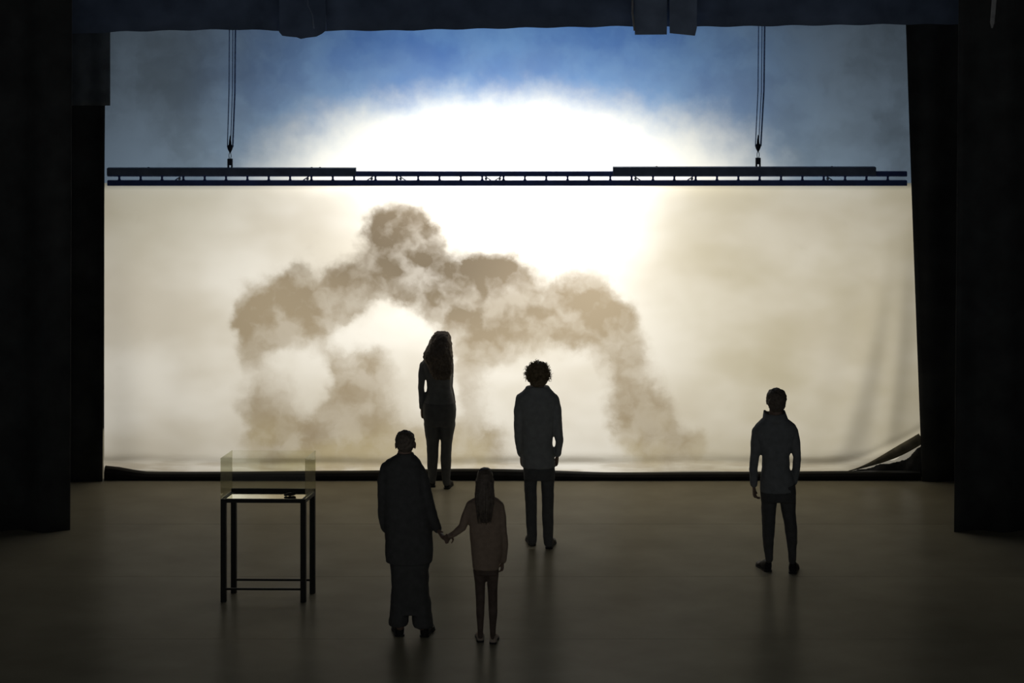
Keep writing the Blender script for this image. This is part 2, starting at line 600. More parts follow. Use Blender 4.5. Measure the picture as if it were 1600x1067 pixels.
def big_fn(s, t):
    px = 163 + (1440 - 163) * s
    x = fx(px)
    z0 = fz(low_edge(px))
    z = z0 + (LZ1 - z0) * t
    r = sm(1180, 1400, px)
    h = z / LZ1
    # hanging folds that sweep from the right edge down to the hem
    y = 0.0
    for (c0, slope, wdt, amp) in ((1398, -95, 26, .075), (1420, -42, 18, .05), (1335, -70, 40, .03)):
        u = (px - (c0 + slope * (1 - h) ** 1.6)) / wdt
        y += amp * math.exp(-u * u) * sm(.98, .45, h) * sm(.0, .10, h)
    y += .020 * r * math.sin(px / 22.0 + 3 * h) * (1 - h) * h
    # left side ripples
    l = 1 - sm(170, 330, px)
    y += .020 * l * math.sin(px / 16.0 + 1.5 * h) * (1 - h)
    y += .006 * math.sin(px / 75.0) + .004 * mnoise.noise(Vector((x * .9, z * 1.4, 0)))
    # hem rolls forward a little
    hz = z - z0
    y -= .05 * math.exp(-((hz - .10) / .05) ** 2) * (.7 + .3 * math.sin(px / 61.0))
    return (x, y, z)


def big_uv(s, t):
    x, y, z = big_fn(s, t)
    return (x, z)


big = cloth_mesh('projection_cloth', 420, 150, big_fn, big_uv, M_smoke)
tag(big, 'big ivory lit cloth showing a brown smoke cloud', 'screen')


# curled lip of the lifted corner, and the loose tail under it
lip_pts, lip_r = [], []
for k in range(15):
    px = 1326 + (1440 - 1326) * k / 14
    py = low_edge(px) - 1.0
    lip_pts.append(at(px, py + 1.5, DS - .04 - .02 * k / 14))
    lip_r.append(.006 + .052 * sm(0, .8, k / 14))
lip = MB().tube(lip_pts, lip_r, 14).build('rolled_hem', M_lip2, big, True)
lip['label'] = 'dark rolled hem of the lifted corner'
tm = cloth_mesh('cloth_tail', 30, 8,
                lambda s, t: (fx(1318 + 112 * s), .13 + .015 * math.sin(s * 9), fz(724 - 1 * s - 22 * sm(.72, 1, s) - (4 + 24 * s) * t * (1 - .4 * sm(.8, 1, s)))),
                lambda s, t: (s, t), M_tail)
tm.parent = big
tm['label'] = 'pale loose tail of cloth below the lifted corner'

DU = DS + .12


def up_fn(s, t):
    px = 172 - 4 * (1 - t) + (1405 - 172 + 14 * (1 - t)) * s
    px = 160 + (1425 - 160) * s
    z = fz(291, DU) + (5.3 - fz(291, DU)) * t
    y = .12 + .010 * math.sin(px / 60.0 + t * 2) + .006 * math.sin(px / 23.0)
    return (fx(px, DU), y, z)


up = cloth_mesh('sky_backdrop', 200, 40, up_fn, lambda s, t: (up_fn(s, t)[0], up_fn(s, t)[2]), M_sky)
tag(up, 'upper cloth with blue cloudy sky and painted white glow above the truss', 'backdrop')

side = cloth_mesh('shade_strip', 20, 20,
                  lambda s, t: (fx(100 + 72 * s, DS - .3), -.3 + .012 * math.sin(s * 14), fz(165, DS - .3) + (5.3 - fz(165, DS - .3)) * t),
                  lambda s, t: (s, t), pmat('shade_strip_cloth', (.14, .16, .18), .95, 0, .1, 4, .3))  # shade put into the colour, for the sky cloth's unlit end
sd = side.modifiers.new('thick', 'SOLIDIFY')
sd.thickness = .01
tag(side, 'narrow dark strip standing in for the unlit left end of the sky cloth', 'cloth strip')

# black batten added to close the gap below the hem to the rear light
mb = MB()
rs = []
for k in range(61):
    px = 166.5 + (1435 - 166.5) * k / 60
    x = fx(px)
    top = fz(733.5 + 1.2 * math.sin(px / 140) + - 9.5 * (1 - sm(165, 240, px)) - 2.5 * math.sin(px / 95.0) * sm(500, 700, px) * (1 - sm(900, 1100, px)))
    y0 = -.172 + .006 * math.sin(px / 90)
    rs.append([(x, y0, 0.0), (x, y0 - .005, top * .55), (x, y0 + .02, top * .9), (x, y0 + .05, top), (x, y0 + .10, top), (x, y0 + .11, 0.0)])
mb.rings(rs)
tag(mb.build('hem_batten', M_batten, None, False), 'long black batten lying on the floor along the foot of the smoke cloth', 'batten')

# dark heap added in the corner to block light leaking under the lifted hem
hp_ = MB()
rs = []
for k in range(25):
    px = 1300 + (1452 - 1300) * k / 24
    top = fz(738 - 15 * sm(1320, 1405, px) - 26 * sm(1405, 1446, px) + 1.2 * math.sin(px / 5.0))
    w_ = .035 + .02 * math.sin(px / 9.0)
    rs.append([(fx(px), .045 - w_, 0.0), (fx(px), .045 - w_ * .8, top * .6), (fx(px), .04, top), (fx(px), .05, top), (fx(px), .05 + .03, top * .6), (fx(px), .085, 0.0)])
hp_.rings(rs)
heap = hp_.grown('leak_blocker_cloth', M_lip, None, .012, 2, .02, .05)
tag(heap, 'dark cloth heap added at the right end of the batten to block leaking light', 'cloth heap')

# ------------------------------------------------------------------ truss
DT = DS - .06
tr = empty('lighting_truss', (0, DT - DS, fz(290, DT)))
tag(tr, 'long dark ladder truss hanging between the two lit cloths', 'truss')
tz = fz(290, DT)


def tl(py):
    return fz(py, DT) - tz


mb = MB().box(fx(168, DT), fx(1417, DT), -.03, .03, tl(290), tl(281.5)).build('bottom_chord', M_truss, tr, bevel=.008)
MB().box(fx(168, DT), fx(1417, DT), -.03, .03, tl(275.5), tl(267.5)).build('top_chord', M_truss, tr, bevel=.008)
# web plates with waisted sides between the chords
strut = MB()
zt, zb_ = tl(273.5), tl(282.5)
prof = [(.030, 0), (.016, .16), (.011, .32), (.010, .5), (.011, .68), (.016, .84), (.030, 1)]
strut.rings([[(-w, -.012, zb_ + (zt - zb_) * t), (w, -.012, zb_ + (zt - zb_) * t), (w, .012, zb_ + (zt - zb_) * t), (-w, .012, zb_ + (zt - zb_) * t)] for w, t in prof])
sm_me = strut.mesh('strut')
px, i = 186.5, 0
brace = MB().tube([(-.075, 0, zb_ + .005), (.0, 0, zt - .005)], [.006, .006], 6).mesh('brace')
clip = MB().ellipsoid((0, -.015, (zt + zb_) / 2 - .006), (.016, .012, .016), 10, 6).mesh('clip')
braced = {3: -1, 9: -1, 12: -1, 13: 1, 17: 1, 18: -1, 24: 1, 27: -1, 33: 1}
while px < 1412:
    o = link('strut', sm_me, M_truss, tr)
    o.location = (fx(px, DT), 0, 0)
    if i in braced:
        b = link('brace', brace, M_truss, tr)
        s = braced[i]
        b.location = (fx(px, DT) - .015 * -s if s < 0 else fx(px, DT) + .09, 0, 0)
        if s > 0:
            b.scale = (-1, 1, 1)
            b.location = (fx(px, DT) + .02, 0, 0)
        c = link('clip', clip, M_shackle, tr)
        c.location = (fx(px + (6 if s > 0 else -6), DT), 0, 0)
    px += 33.35
    i += 1
for (a, b, yt) in ((168, 556.5, 262), (957.5, 1368, 260.5)):
    MB().box(fx(a, DT), fx(b, DT), -.055, .045, tl(273.2), tl(yt)).build('cable_tray', M_trussbox, tr, bevel=.006)
for pxb in (232, 487, 500, 1026, 1300):
    MB().tube([(fx(pxb, DT), 0, tl(263)), (fx(pxb, DT), 0, tl(259.5 if pxb > 900 else 261))], [.014, .010], 8).build('bolt', M_hook, tr)


def hoist(px, y0, label, lean):
    d = DT
    base = at(px, y0, d)
    root = empty('rope_hoist', base)
    tag(root, label, 'hoist', 'rope hoists carrying the truss')
    k = d / F

    def q(dx, py, dy=0):
        return Vector((dx * k, dy, (y0 - py) * k))
    # bracket standing on the truss
    b = MB()
    b.box(-4 * k, 4 * k, -.025, .025, q(0, y0 - 4).z, q(0, y0 - 14).z)
    b.box(-4 * k, -1.4 * k, -.022, .022, .003, q(0, y0 - 4.5).z)
    b.box(1.6 * k, 4 * k, -.022, .022, .003, q(0, y0 - 4.5).z)
    b.build('bracket', M_hook, root, bevel=.004)
    ring = []
    for i in range(17):
        a = 2 * math.pi * i / 16
        ring.append(Vector((.012 * math.cos(a), 0, q(0, y0 - 18.5).z + 5.3 * k * math.sin(a))))
    MB().tube(ring, [.005] * 17, 8).build('shackle', M_shackle, root, True)
    # pointed block
    blk = MB()
    rows = [(22.5, .6), (25, 1.8), (28, 3.4), (31, 4.4), (34, 4.2), (36, 2.2), (42, 1.7), (46, 1.0), (50, .4)]
    blk.rings([[(r * k * math.cos(a), .6 * r * k * math.sin(a), py * k) for a in (2 * math.pi * i / 14 for i in range(14))] for py, r in rows])
    blk.build('hook_block', M_hook, root, True)
    topz = 7.15 - base.z
    for dx, rad in ((-4.2, .0055), (.6, .0045), (4.2, .009)):
        MB().tube([Vector((dx * k, 0, 32 * k)), Vector((dx * k * 1.1 + lean * .5 * k, 0, 120 * k)), Vector((dx * k * 1.25 + lean * k, 0, topz))], [rad] * 3, 8).build('rope', M_rope, root, True)
    return root


hoist(359.5, 262, 'three-part rope hoist with pointed block carrying the left half of truss', 6)
hoist(1184.5, 260.5, 'three-part rope hoist with pointed block carrying the right half of truss', 9)

# ------------------------------------------------------------------ display table with glass case
DTb = dfloor(941)
K = DTb / F
tb = empty('display_table', ((411 - 800) * K, DTb - DS, 0))
tag(tb, 'slim black-legged display table with pale plate and open glass case', 'table')
TW, TD, SK = 133 * K, .33, 6.2 * K * 2        # width, depth, sideways run of the depth edges
ZT = .918


def tpt(u, v, z):
    """u 0..1 left to right, v 0..1 front to back"""
    return Vector(((u - .5) * TW + v * SK * .93, v * TD - u * .012, z))


def tbox(mb, u0, u1, v0, v1, z0, z1):
    n = len(mb.v)
    for z in (z0, z1):
        for u, v in ((u0, v0), (u1, v0), (u1, v1), (u0, v1)):
            mb.v.append(tuple(tpt(u, v, z)))
    mb.f += [tuple(n + i for i in q) for q in ((3, 2, 1, 0), (4, 5, 6, 7), (0, 1, 5, 4), (1, 2, 6, 5), (2, 3, 7, 6), (3, 0, 4, 7))]
    return mb


lw, lv = .062, .11
for u in (0, 1):
    for v in (0, 1):
        tbox(MB(), u - (lw if u else 0), u + (0 if u else lw), v - (lv if v else 0), v + (0 if v else lv), 0, ZT - .03).build('leg', M_frame, tb, bevel=.003)
tbox(MB(), 0, 1, 0, .07, ZT - .035, ZT).build('top_rail', M_frame, tb, bevel=.003)
tbox(MB(), 0, 1, .93, 1, ZT - .035, ZT + .022).build('top_rail', M_frame, tb, bevel=.003)
tbox(MB(), 0, .05, .07, .93, ZT - .035, ZT).build('top_rail', M_frame, tb, bevel=.003)
tbox(MB(), .95, 1, .07, .93, ZT - .035, ZT).build('top_rail', M_frame, tb, bevel=.003)
tbox(MB(), .045, .955, .0, .06, .108, .126).build('stretcher', M_frame, tb, bevel=.003)
tbox(MB(), .045, .955, .94, 1, .108, .126).build('stretcher', M_frame, tb, bevel=.003)
tbox(MB(), .05, .95, .07, .93, ZT - .03, ZT - .004).build('plate', M_plate, tb, bevel=.003)['label'] = 'pale polished plate catching the light'
GT = ZT + .362
for (a, b, c, d2, mt) in ((0, 1, 0, .012, M_glass), (0, 1, .988, 1, M_glass), (0, .007, .014, .986, M_glass_e), (.993, 1, .014, .986, M_glass_e)):
    tbox(MB(), a, b, c, d2, ZT + .001, GT).build('glass_pane', mt, tb)
rel = MB()
c = tpt(.765, .42, ZT)
rel.ellipsoid((c.x, c.y, ZT + .013), (.034, .028, .016), 12, 8)
rel.ellipsoid((c.x + .03, c.y + .02, ZT + .017), (.024, .022, .020), 12, 8)
rel.ellipsoid((c.x - .035, c.y - .01, ZT + .007), (.02, .02, .010), 12, 8)
ro = rel.grown('stone_lump', M_relic, None, .004, 2, .006, .02)
ro.location = tb.location
tag(ro, 'small dark lump lying on the pale plate inside the glass case', 'stone')


# ------------------------------------------------------------------ people
class Fig:
    def __init__(self, name, px0, pyf, label):
        self.d = dfloor(pyf)
        self.k = self.d / F
        self.px0, self.pyf = px0, pyf
        self.root = empty(name, ((px0 - 800) * self.k, self.d - DS, 0))
        tag(self.root, label, 'person')
        self.body = MB()

    def p(self, px, py, y=0.0):
        return Vector(((px - self.px0) * self.k, y, (self.pyf - py) * self.k))

    def torso(self, mb, rows, inset=0.0, power=.8, seg=28):
        """rows: (pixel row, left px, right px, depth m, centre y)"""
        rs = []
        for row in rows:
            py, xl, xr, dep = row[:4]
            cy = row[4] if len(row) > 4 else 0.0
            c = self.p((xl + xr) / 2, py, cy)
            a = max(.01, (xr - xl) / 2 * self.k - inset)
            b = max(.01, dep / 2 - inset)
            ring = []
            for i in range(seg):
                t = 2 * math.pi * i / seg
                ct, st = math.cos(t), math.sin(t)
                ring.append((c.x + a * math.copysign(abs(ct) ** power, ct), c.y + b * math.copysign(abs(st) ** power, st), c.z))
            rs.append(ring)
        mb.rings(rs)

    def limb(self, mb, rows, inset=0.0, ratio=1.05):
        """rows: (px, py, y m, radius px)"""
        mb.tube([self.p(r[0], r[1], r[2]) for r in rows], [max(.008, r[3] * self.k - inset) for r in rows], 16, ratio, dome=True)

    def head(self, px, crown, chin, yaw=0.0, w=.075):
        """skull, jaw, nose, lips, brow and ears; looks along +Y turned by yaw"""
        mb = self.body
        top, bot = self.p(px, crown), self.p(px, chin)
        h = top.z - bot.z
        c = Vector((top.x, .02, 0))
        ca, sa = math.cos(yaw), math.sin(yaw)

        def q(x, y, t):
            return (c.x + x * ca - y * sa, c.y + x * sa + y * ca, bot.z + h * t)

        def e(x, y, t, r):
            mb.ellipsoid(q(x, y, t), r, 18, 12, yaw)
        e(0, -.012, .64, (w, .095, h * .36))
        e(0, .012, .46, (w * .88, .078, h * .34))
        e(0, .032, .20, (w * .66, .056, h * .20))
        e(0, .074, .07, (.020, .018, .016))
        e(0, .090, .545, (w * .66, .014, .010))       # brow
        mb.tube([q(0, .092, .55), q(0, .103, .44), q(0, .112, .35), q(0, .096, .325)], [.008, .010, .014, .010], 10)
        e(.012, .097, .34, (.010, .012, .008))
        e(-.012, .097, .34, (.010, .012, .008))
        e(0, .084, .235, (.024, .012, .006))
        e(0, .082, .195, (.021, .012, .007))
        for s in (-1, 1):
            e(s * .038, .064, .38, (.022, .024, .026))   # cheek
            e(s * (w + .004), -.005, .48, (.009, .020, .032))
            e(s * (w + .008), -.012, .52, (.006, .014, .018))
        for s in (-1, 1):
            ey = MB().ellipsoid(q(s * .031, .083, .50), (.011, .011, .009), 10, 6, yaw)
            ey.build('eye', M_eye, self.root, True)
        return q, h

    def hand(self, wrist, d, n, thumb, size=1.0, curl=.35, spread=.10):
        """wrist point, finger direction, palm normal, sign of the thumb side"""
        mb = self.body
        d = Vector(d).normalized()
        n = Vector(n)
        n = (n - d * n.dot(d)).normalized()
        s = d.cross(n).normalized() * thumb
        L = .088 * size
        w = Vector(wrist)
        pts = [w - d * .03, w, w + d * L * .45, w + d * L * .92]
        mb.tube(pts, [.024 * size, .026 * size, .038 * size, .039 * size], 16, .42, up=n, dome=True)
        for k, (off, ln, r) in enumerate(((.029, .070, .0090), (.010, .078, .0094), (-.010, .072, .0090), (-.028, .056, .0082))):
            p = w + d * L * (.97 - .03 * abs(k - 1)) + s * off * size
            fd = (d + s * (off * spread * 20 / 1.0 * .15)).normalized()
            ang = curl * (.7 + .12 * k)
            chain = [p - fd * .02, p]
            rad = [r * size, r * size]
            for seg, fr in enumerate((.46, .30, .24)):
                a = ang * (seg + 1)
                p = p + (fd * math.cos(a) + n * math.sin(a)) * ln * fr * size
                chain.append(p)
                rad.append(r * size * (1 - .1 * (seg + 1)))
            mb.tube(chain, rad, 10, dome=True)
        t0 = w + d * L * .22 + s * .022 * size
        t1 = t0 + (s * .75 + d * .75 + n * .35).normalized() * .042 * size
        t2 = t1 + (s * .25 + d * .95 + n * .45).normalized() * .034 * size
        t3 = t2 + (d * .95 + n * .55 - s * .1).normalized() * .024 * size
        mb.tube([t0, t1, t2, t3], [.013 * size, .0115 * size, .0098 * size, .008 * size], 10, dome=True)

    def shoe(self, px, py, yaw, mat, length=.27, width=.095, ankle=.11, name='shoe'):
        mb = MB()
        o = self.p(px, py)
        y0 = -(py - self.pyf) / F * self.d * self.d / H      # move along the floor to that pixel row
        ca, sa = math.cos(yaw), math.sin(yaw)
        c = Vector((o.x, y0, 0))

        def q(x, y, z):
            return (c.x + x * ca - y * sa, c.y + x * sa + y * ca, z)
        hw = width / 2
        outline = [(-.02, .5), (0, .72), (.05, .78), (.11, .74), (.17, .92), (.21, .96), (.245, .78), (.268, .35)]
        rs = []
        for (t, wf) in outline:
            yy = t * length / .27
            hgt = ankle * (1 if t < .07 else max(.42, 1 - (t - .07) * 5.2)) * (.78 if t > .25 else 1)
            ring = []
            for i in range(16):
                a = 2 * math.pi * i / 16
                z = math.sin(a)
                ring.append(q(hw * wf * math.copysign(abs(math.cos(a)) ** .75, math.cos(a)), yy, max(.0, (hgt * (.5 + .5 * math.copysign(abs(z) ** .8, z))))))
            rs.append(ring)
        mb.rings(rs)
        upper = mb.grown(name, mat, self.root, .006, 3)
        sole = MB()
        pts = [(t * length / .27, hw * wf * 1.06) for t, wf in outline]
        ring_b = [q(-w_, y_, 0) for y_, w_ in pts] + [q(w_, y_, 0) for y_, w_ in reversed(pts)]
        ring_t = [(a, b, .016) for a, b, _ in ring_b]
        sole.rings([ring_b, ring_t])
        sole.build('sole', M_shoe, upper)
        return upper


def shell(fig, name, mat, torso_rows, limbs, voxel=.009, smooth=4, wrinkle=.010, power=.8, extra=None, ratio=1.05):
    mb = MB()
    if torso_rows: fig.torso(mb, torso_rows, 0, power)
    for l in limbs: fig.limb(mb, l, 0, ratio)
    if extra: extra(mb)
    return mb.grown(name, mat, fig.root, voxel, smooth, wrinkle, .10)


def strands(fig, paths, r0, seg=5):
    mb = MB()
    for pts in paths:
        n = len(pts)
        mb.tube(pts, [r0 * (1 - .75 * i / (n - 1)) for i in range(n)], seg)
    return mb


rnd = random.Random(5)


# ---- standing figure with curly hair, in the middle
def curly_person():
    f = Fig('person', 843, 857, 'person with a mop of curly hair in charcoal jacket, arms at sides')
    tor = [(603, 822, 858, .17), (607, 820, 860, .18), (612, 815, 865, .19), (618, 808, 871, .21), (630, 809, 871, .24), (655, 813, 867, .25), (690, 815, 863, .25), (712, 814, 866, .26), (729, 815.5, 868, .26)]
    al = [(815, 623, 0, 9.5), (813, 640, -.01, 10), (811, 668, -.01, 8.6), (812, 692, .02, 7.2), (814.5, 709, .03, 6.4)]
    ar = [(864, 623, 0, 9.5), (867.5, 640, -.01, 10), (870.5, 668, -.01, 8.6), (874.3, 690, .01, 6.0), (871.5, 709, .03, 6.2)]
    ll = [(829.5, 742, 0, 11), (829, 765, 0, 9.6), (830, 800, .01, 9), (831, 830, 0, 8.2), (831.8, 845, 0, 7.5)]
    lr = [(855.5, 742, 0, 11.5), (855.8, 765, 0, 10), (856, 800, .01, 9.4), (856.5, 830, 0, 8.3), (857, 848, 0, 7.6)]
    f.head(841, 569, 606)
    f.limb(f.body, [(841, 598, 0, 9), (842, 612, -.01, 10)])
    f.torso(f.body, [r for r in tor[2:]] + [(742, 818, 866, .23)], .018)
    for l in (al, ar): f.limb(f.body, l, .012)
    for l in (ll, lr): f.limb(f.body, l, .012)
    f.hand(f.p(814.8, 711, .035), (.05, .10, -1), (1, .2, 0), -1, 1.0, .45)
    f.hand(f.p(871, 711, .035), (-.08, .10, -1), (-1, .2, 0), 1, 1.0, .45)
    f.body.grown('body', M_skin, f.root, .0062, 2)
    shell(f, 'jacket', M_jacket, tor, (al, ar), wrinkle=.012)
    shell(f, 'trousers', M_trouser2, [(722, 818, 866, .235), (735, 817.5, 867, .24), (748, 818.5, 867, .22)], (ll, lr), wrinkle=.010)
    f.shoe(832, 852, math.radians(6), M_shoe)
    f.shoe(857.8, 857, math.radians(-8), M_shoe)
    # curls
    mb = MB()
    c = f.p(840.5, 584, -.005)
    mb.ellipsoid((c.x, c.y, c.z), (.112, .118, .118), 20, 14)
    b = f.p(841, 594, -.04)
    mb.ellipsoid((b.x, b.y, b.z), (.088, .06, .06), 16, 10)
    hair = mb.grown('hair', M_hair2, f.root, .008, 2, .05, .05)
    paths = []
    for i in range(330):
        th = rnd.uniform(0, 2 * math.pi)
        ph = math.asin(rnd.uniform(-.45, 1))
        dv = Vector((math.cos(ph) * math.cos(th), math.cos(ph) * math.sin(th), math.sin(ph)))
        if dv.y > .55 and dv.z < .35: continue
        o = c + Vector((dv.x * .105, dv.y * .11, dv.z * .11))
        u = dv.orthogonal().normalized()
        w = dv.cross(u)
        ln = rnd.uniform(.018, .048)
        a0 = rnd.uniform(0, 6.28)
        paths.append([o + dv * ln * t / 5 + (u * math.cos(a0 + t * 1.5) + w * math.sin(a0 + t * 1.5)) * .010 - Vector((0, 0, .012)) * (t / 5) ** 2 for t in range(6)])
    cu = strands(f, paths, .0035).build('curls', M_hair2, hair, True)


# ---- figure at the right in a stand-up collar
def collar_person():
    f = Fig('person', 1215, 896, 'person standing alone at right in a short jacket with turned-up collar')
    tor = [(652, 1193, 1229, .17), (658, 1187, 1236, .19), (664, 1180, 1243, .20), (671, 1177, 1246, .22), (690, 1182, 1241, .24), (712, 1190.5, 1233, .23), (730, 1190.5, 1234, .23), (752, 1188, 1240, .24), (768, 1187.5, 1243, .245)]
    al = [(1184, 673, 0, 9), (1181.5, 690, -.01, 9.2), (1179, 714, -.01, 7.2), (1177.5, 735, .02, 6.6), (1178, 757, .03, 6.3)]
    ar = [(1238, 673, 0, 9), (1241.5, 690, -.01, 9.3), (1245.3, 714, -.01, 6.2), (1244.5, 735, .03, 6.6), (1241, 755, .05, 6.2)]
    ll = [(1202, 776, 0, 13), (1201, 804, 0, 11), (1200.5, 838, .01, 9.6), (1201, 860, 0, 7.4), (1202, 874, 0, 6.2)]
    lr = [(1230, 776, 0, 13.2), (1233, 804, 0, 10.8), (1237.5, 838, .01, 9.4), (1237.8, 860, 0, 6.8), (1238, 876, 0, 6.2)]
    f.head(1213, 608.5, 646.5, math.radians(-12), .080)
    f.limb(f.body, [(1212, 638, 0, 10), (1213, 656, -.01, 11)])
    f.torso(f.body, tor[1:], .018)
    for l in (al, ar): f.limb(f.body, l, .012)
    for l in (ll, lr): f.limb(f.body, l, .012)
    f.hand(f.p(1178.5, 760, .035), (.08, .12, -1), (1, .2, 0), -1, 1.0, .55)
    f.hand(f.p(1240.5, 757, .055), (-.12, .25, -1), (-1, .3, 0), 1, 1.0, .5)
    f.body.grown('body', M_skin, f.root, .0062, 2)

    jk = shell(f, 'jacket', M_jacket2, tor, (al, ar), wrinkle=.010)
    # turned-up collar, open towards the screen
    mb = MB()
    rs_o = []
    seg = 22
    for t, (py, xl, xr, dep) in enumerate(((660, 1190, 1234, .20), (652, 1191.5, 1230.5, .19), (645, 1193, 1227, .18))):
        c = f.p((xl + xr) / 2, py)
        a = (xr - xl) / 2 * f.k
        outer, inner = [], []
        for i in range(seg + 1):
            an = math.radians(105) + math.radians(330) * i / seg
            an = math.radians(110 + 320 * i / seg)
            bump = (.02 if t == 2 and i in (3, 4, 5, 18, 19) else 0) - (.008 if t == 2 and 8 < i < 15 else 0)
            outer.append((c.x + a * math.cos(an), c.y + dep / 2 * math.sin(an), c.z + bump))
            inner.append((c.x + (a - .012) * math.cos(an), c.y + (dep / 2 - .012) * math.sin(an), c.z + bump))
        rs_o.append(outer + inner[::-1])
    mb.rings(rs_o)
    mb.build('collar', M_jacket2, jk, True)
    shell(f, 'trousers', M_trouser, [(755, 1189, 1242, .235), (768, 1188, 1243.5, .24), (782, 1188.5, 1243.5, .23)], (ll, lr), wrinkle=.012)
    f.shoe(1201.5, 893, math.radians(14), M_shoe, .26, .10)
    f.shoe(1238.5, 896, math.radians(-10), M_shoe, .26, .10)
    mb = MB()
    c = f.p(1212.8, 622, -.015)
    mb.ellipsoid((c.x, c.y, c.z), (.096, .108, .098), 20, 14)
    b = f.p(1213, 632, -.045)
    mb.ellipsoid((b.x, b.y, b.z), (.080, .055, .062), 18, 10)
    mb.grown('hair', M_hair, f.root, .007, 2, .022, .03)


# ---- long-haired woman near the cloth
def long_hair_person():
    f = Fig('person', 684, 764, 'person with long loose hair and slim trousers standing closest to the cloth')
    tor = [(557, 668, 702, .15), (561, 662, 707, .17), (567, 659, 708.5, .18), (580, 662, 707, .20), (595, 666.5, 705.5, .20), (606, 667, 705, .18), (617, 665, 708, .20), (634, 661, 712.5, .23), (648, 661, 712.5, .24)]
    al = [(661.5, 570, 0, 6), (659.5, 582, -.01, 6), (658.2, 605, -.01, 5), (659, 625, .01, 4.6), (658.8, 637, .02, 4)]
    ar = [(703, 570, .02, 6), (703, 583, .05, 5.8), (702.5, 605, .07, 5), (706, 622, .12, 4.4), (707.5, 634, .13, 4)]
    ll = [(673.8, 660, 0, 12.2), (675, 676, 0, 11), (676, 692, 0, 9.8), (676, 715, -.01, 9), (675.5, 740, 0, 7), (675.5, 750, 0, 6)]
    lr = [(699.5, 660, 0, 12.5), (698.5, 676, 0, 10.8), (697.5, 692, 0, 9), (697, 715, -.01, 8.6), (697, 742, 0, 7), (697.5, 754, 0, 6)]
    f.head(686, 522.5, 555.5, math.radians(8), .072)
    f.limb(f.body, [(685.5, 548, 0, 7.4), (685, 564, -.01, 8.4)])
    f.torso(f.body, tor[1:], .014)
    for l in (al, ar): f.limb(f.body, l, .008)
    for l in (ll, lr): f.limb(f.body, l, .010)
    f.hand(f.p(658.8, 638.5, .02), (.06, .12, -1), (1, .1, 0), -1, .92, .4)
    f.hand(f.p(707.5, 635, .13), (-.35, .3, -.8), (-.3, -1, 0), 1, .9, .4)
    f.body.grown('body', M_skin, f.root, .0062, 2)
    shell(f, 'top', M_dress, tor, (al, ar), .008, 3, .007)
    shell(f, 'trousers', M_trouser2, [(628, 661.5, 711.5, .22), (640, 660.5, 713, .25), (652, 661, 712, .25), (664, 663, 710, .23)], (ll, lr), .008, 3, .010)
    f.shoe(675.5, 761, math.radians(10), M_shoe, .23, .085)
    f.shoe(698, 764, math.radians(-8), M_shoe, .24, .085)
    mb = MB()
    f.torso(mb, [(517.5, 683, 699, .07, -.02), (520, 678.5, 702.5, .14, -.02), (526, 674.5, 704.8, .20, -.02), (534, 670.5, 706, .23, -.03), (542, 666.5, 706.8, .23, -.05),
                 (550, 661.8, 707.8, .22, -.07), (557, 661.5, 708, .17, -.09), (566, 667, 708, .13, -.10), (578, 672, 707, .09, -.11), (590, 678, 704, .06, -.11)], 0, .95)
    hair = mb.grown('hair', M_hair, f.root, .008, 3, .022, .035)
    paths = []
    for i in range(130):
        s = rnd.uniform(-1, 1)
        c0 = f.p(690.5 + s * 11, 524 + abs(s) * 6, -.02 - .08 * math.sqrt(1 - s * s))
        c1 = f.p(685 + s * 22.5, 552, -.07 - .11 * math.sqrt(1 - s * s) * .9)
        c2 = f.p(687.5 + s * 21 + rnd.uniform(-1, 1), 562 + rnd.uniform(-4, 26 if s > -.5 else 0), -.10 - .06 * math.sqrt(1 - s * s))
        wv = rnd.uniform(0, 6)
        pts = []
        for t in range(9):
            u = t / 8
            p = c0 * (1 - u) ** 2 + c1 * 2 * u * (1 - u) * 1.0 + c2 * u * u
            p = p + Vector((.006 * math.sin(wv + u * 14), .004 * math.cos(wv + u * 12), 0)) * u
            pts.append(p)
        paths.append(pts)
    strands(f, paths, .006).build('locks', M_hair, hair, True)


# ---- man in the long coat
HAND = Vector((fx(694.5, dfloor(1000)), dfloor(1000) - DS, 6.2 - (843 - YH) * dfloor(1000) / F))


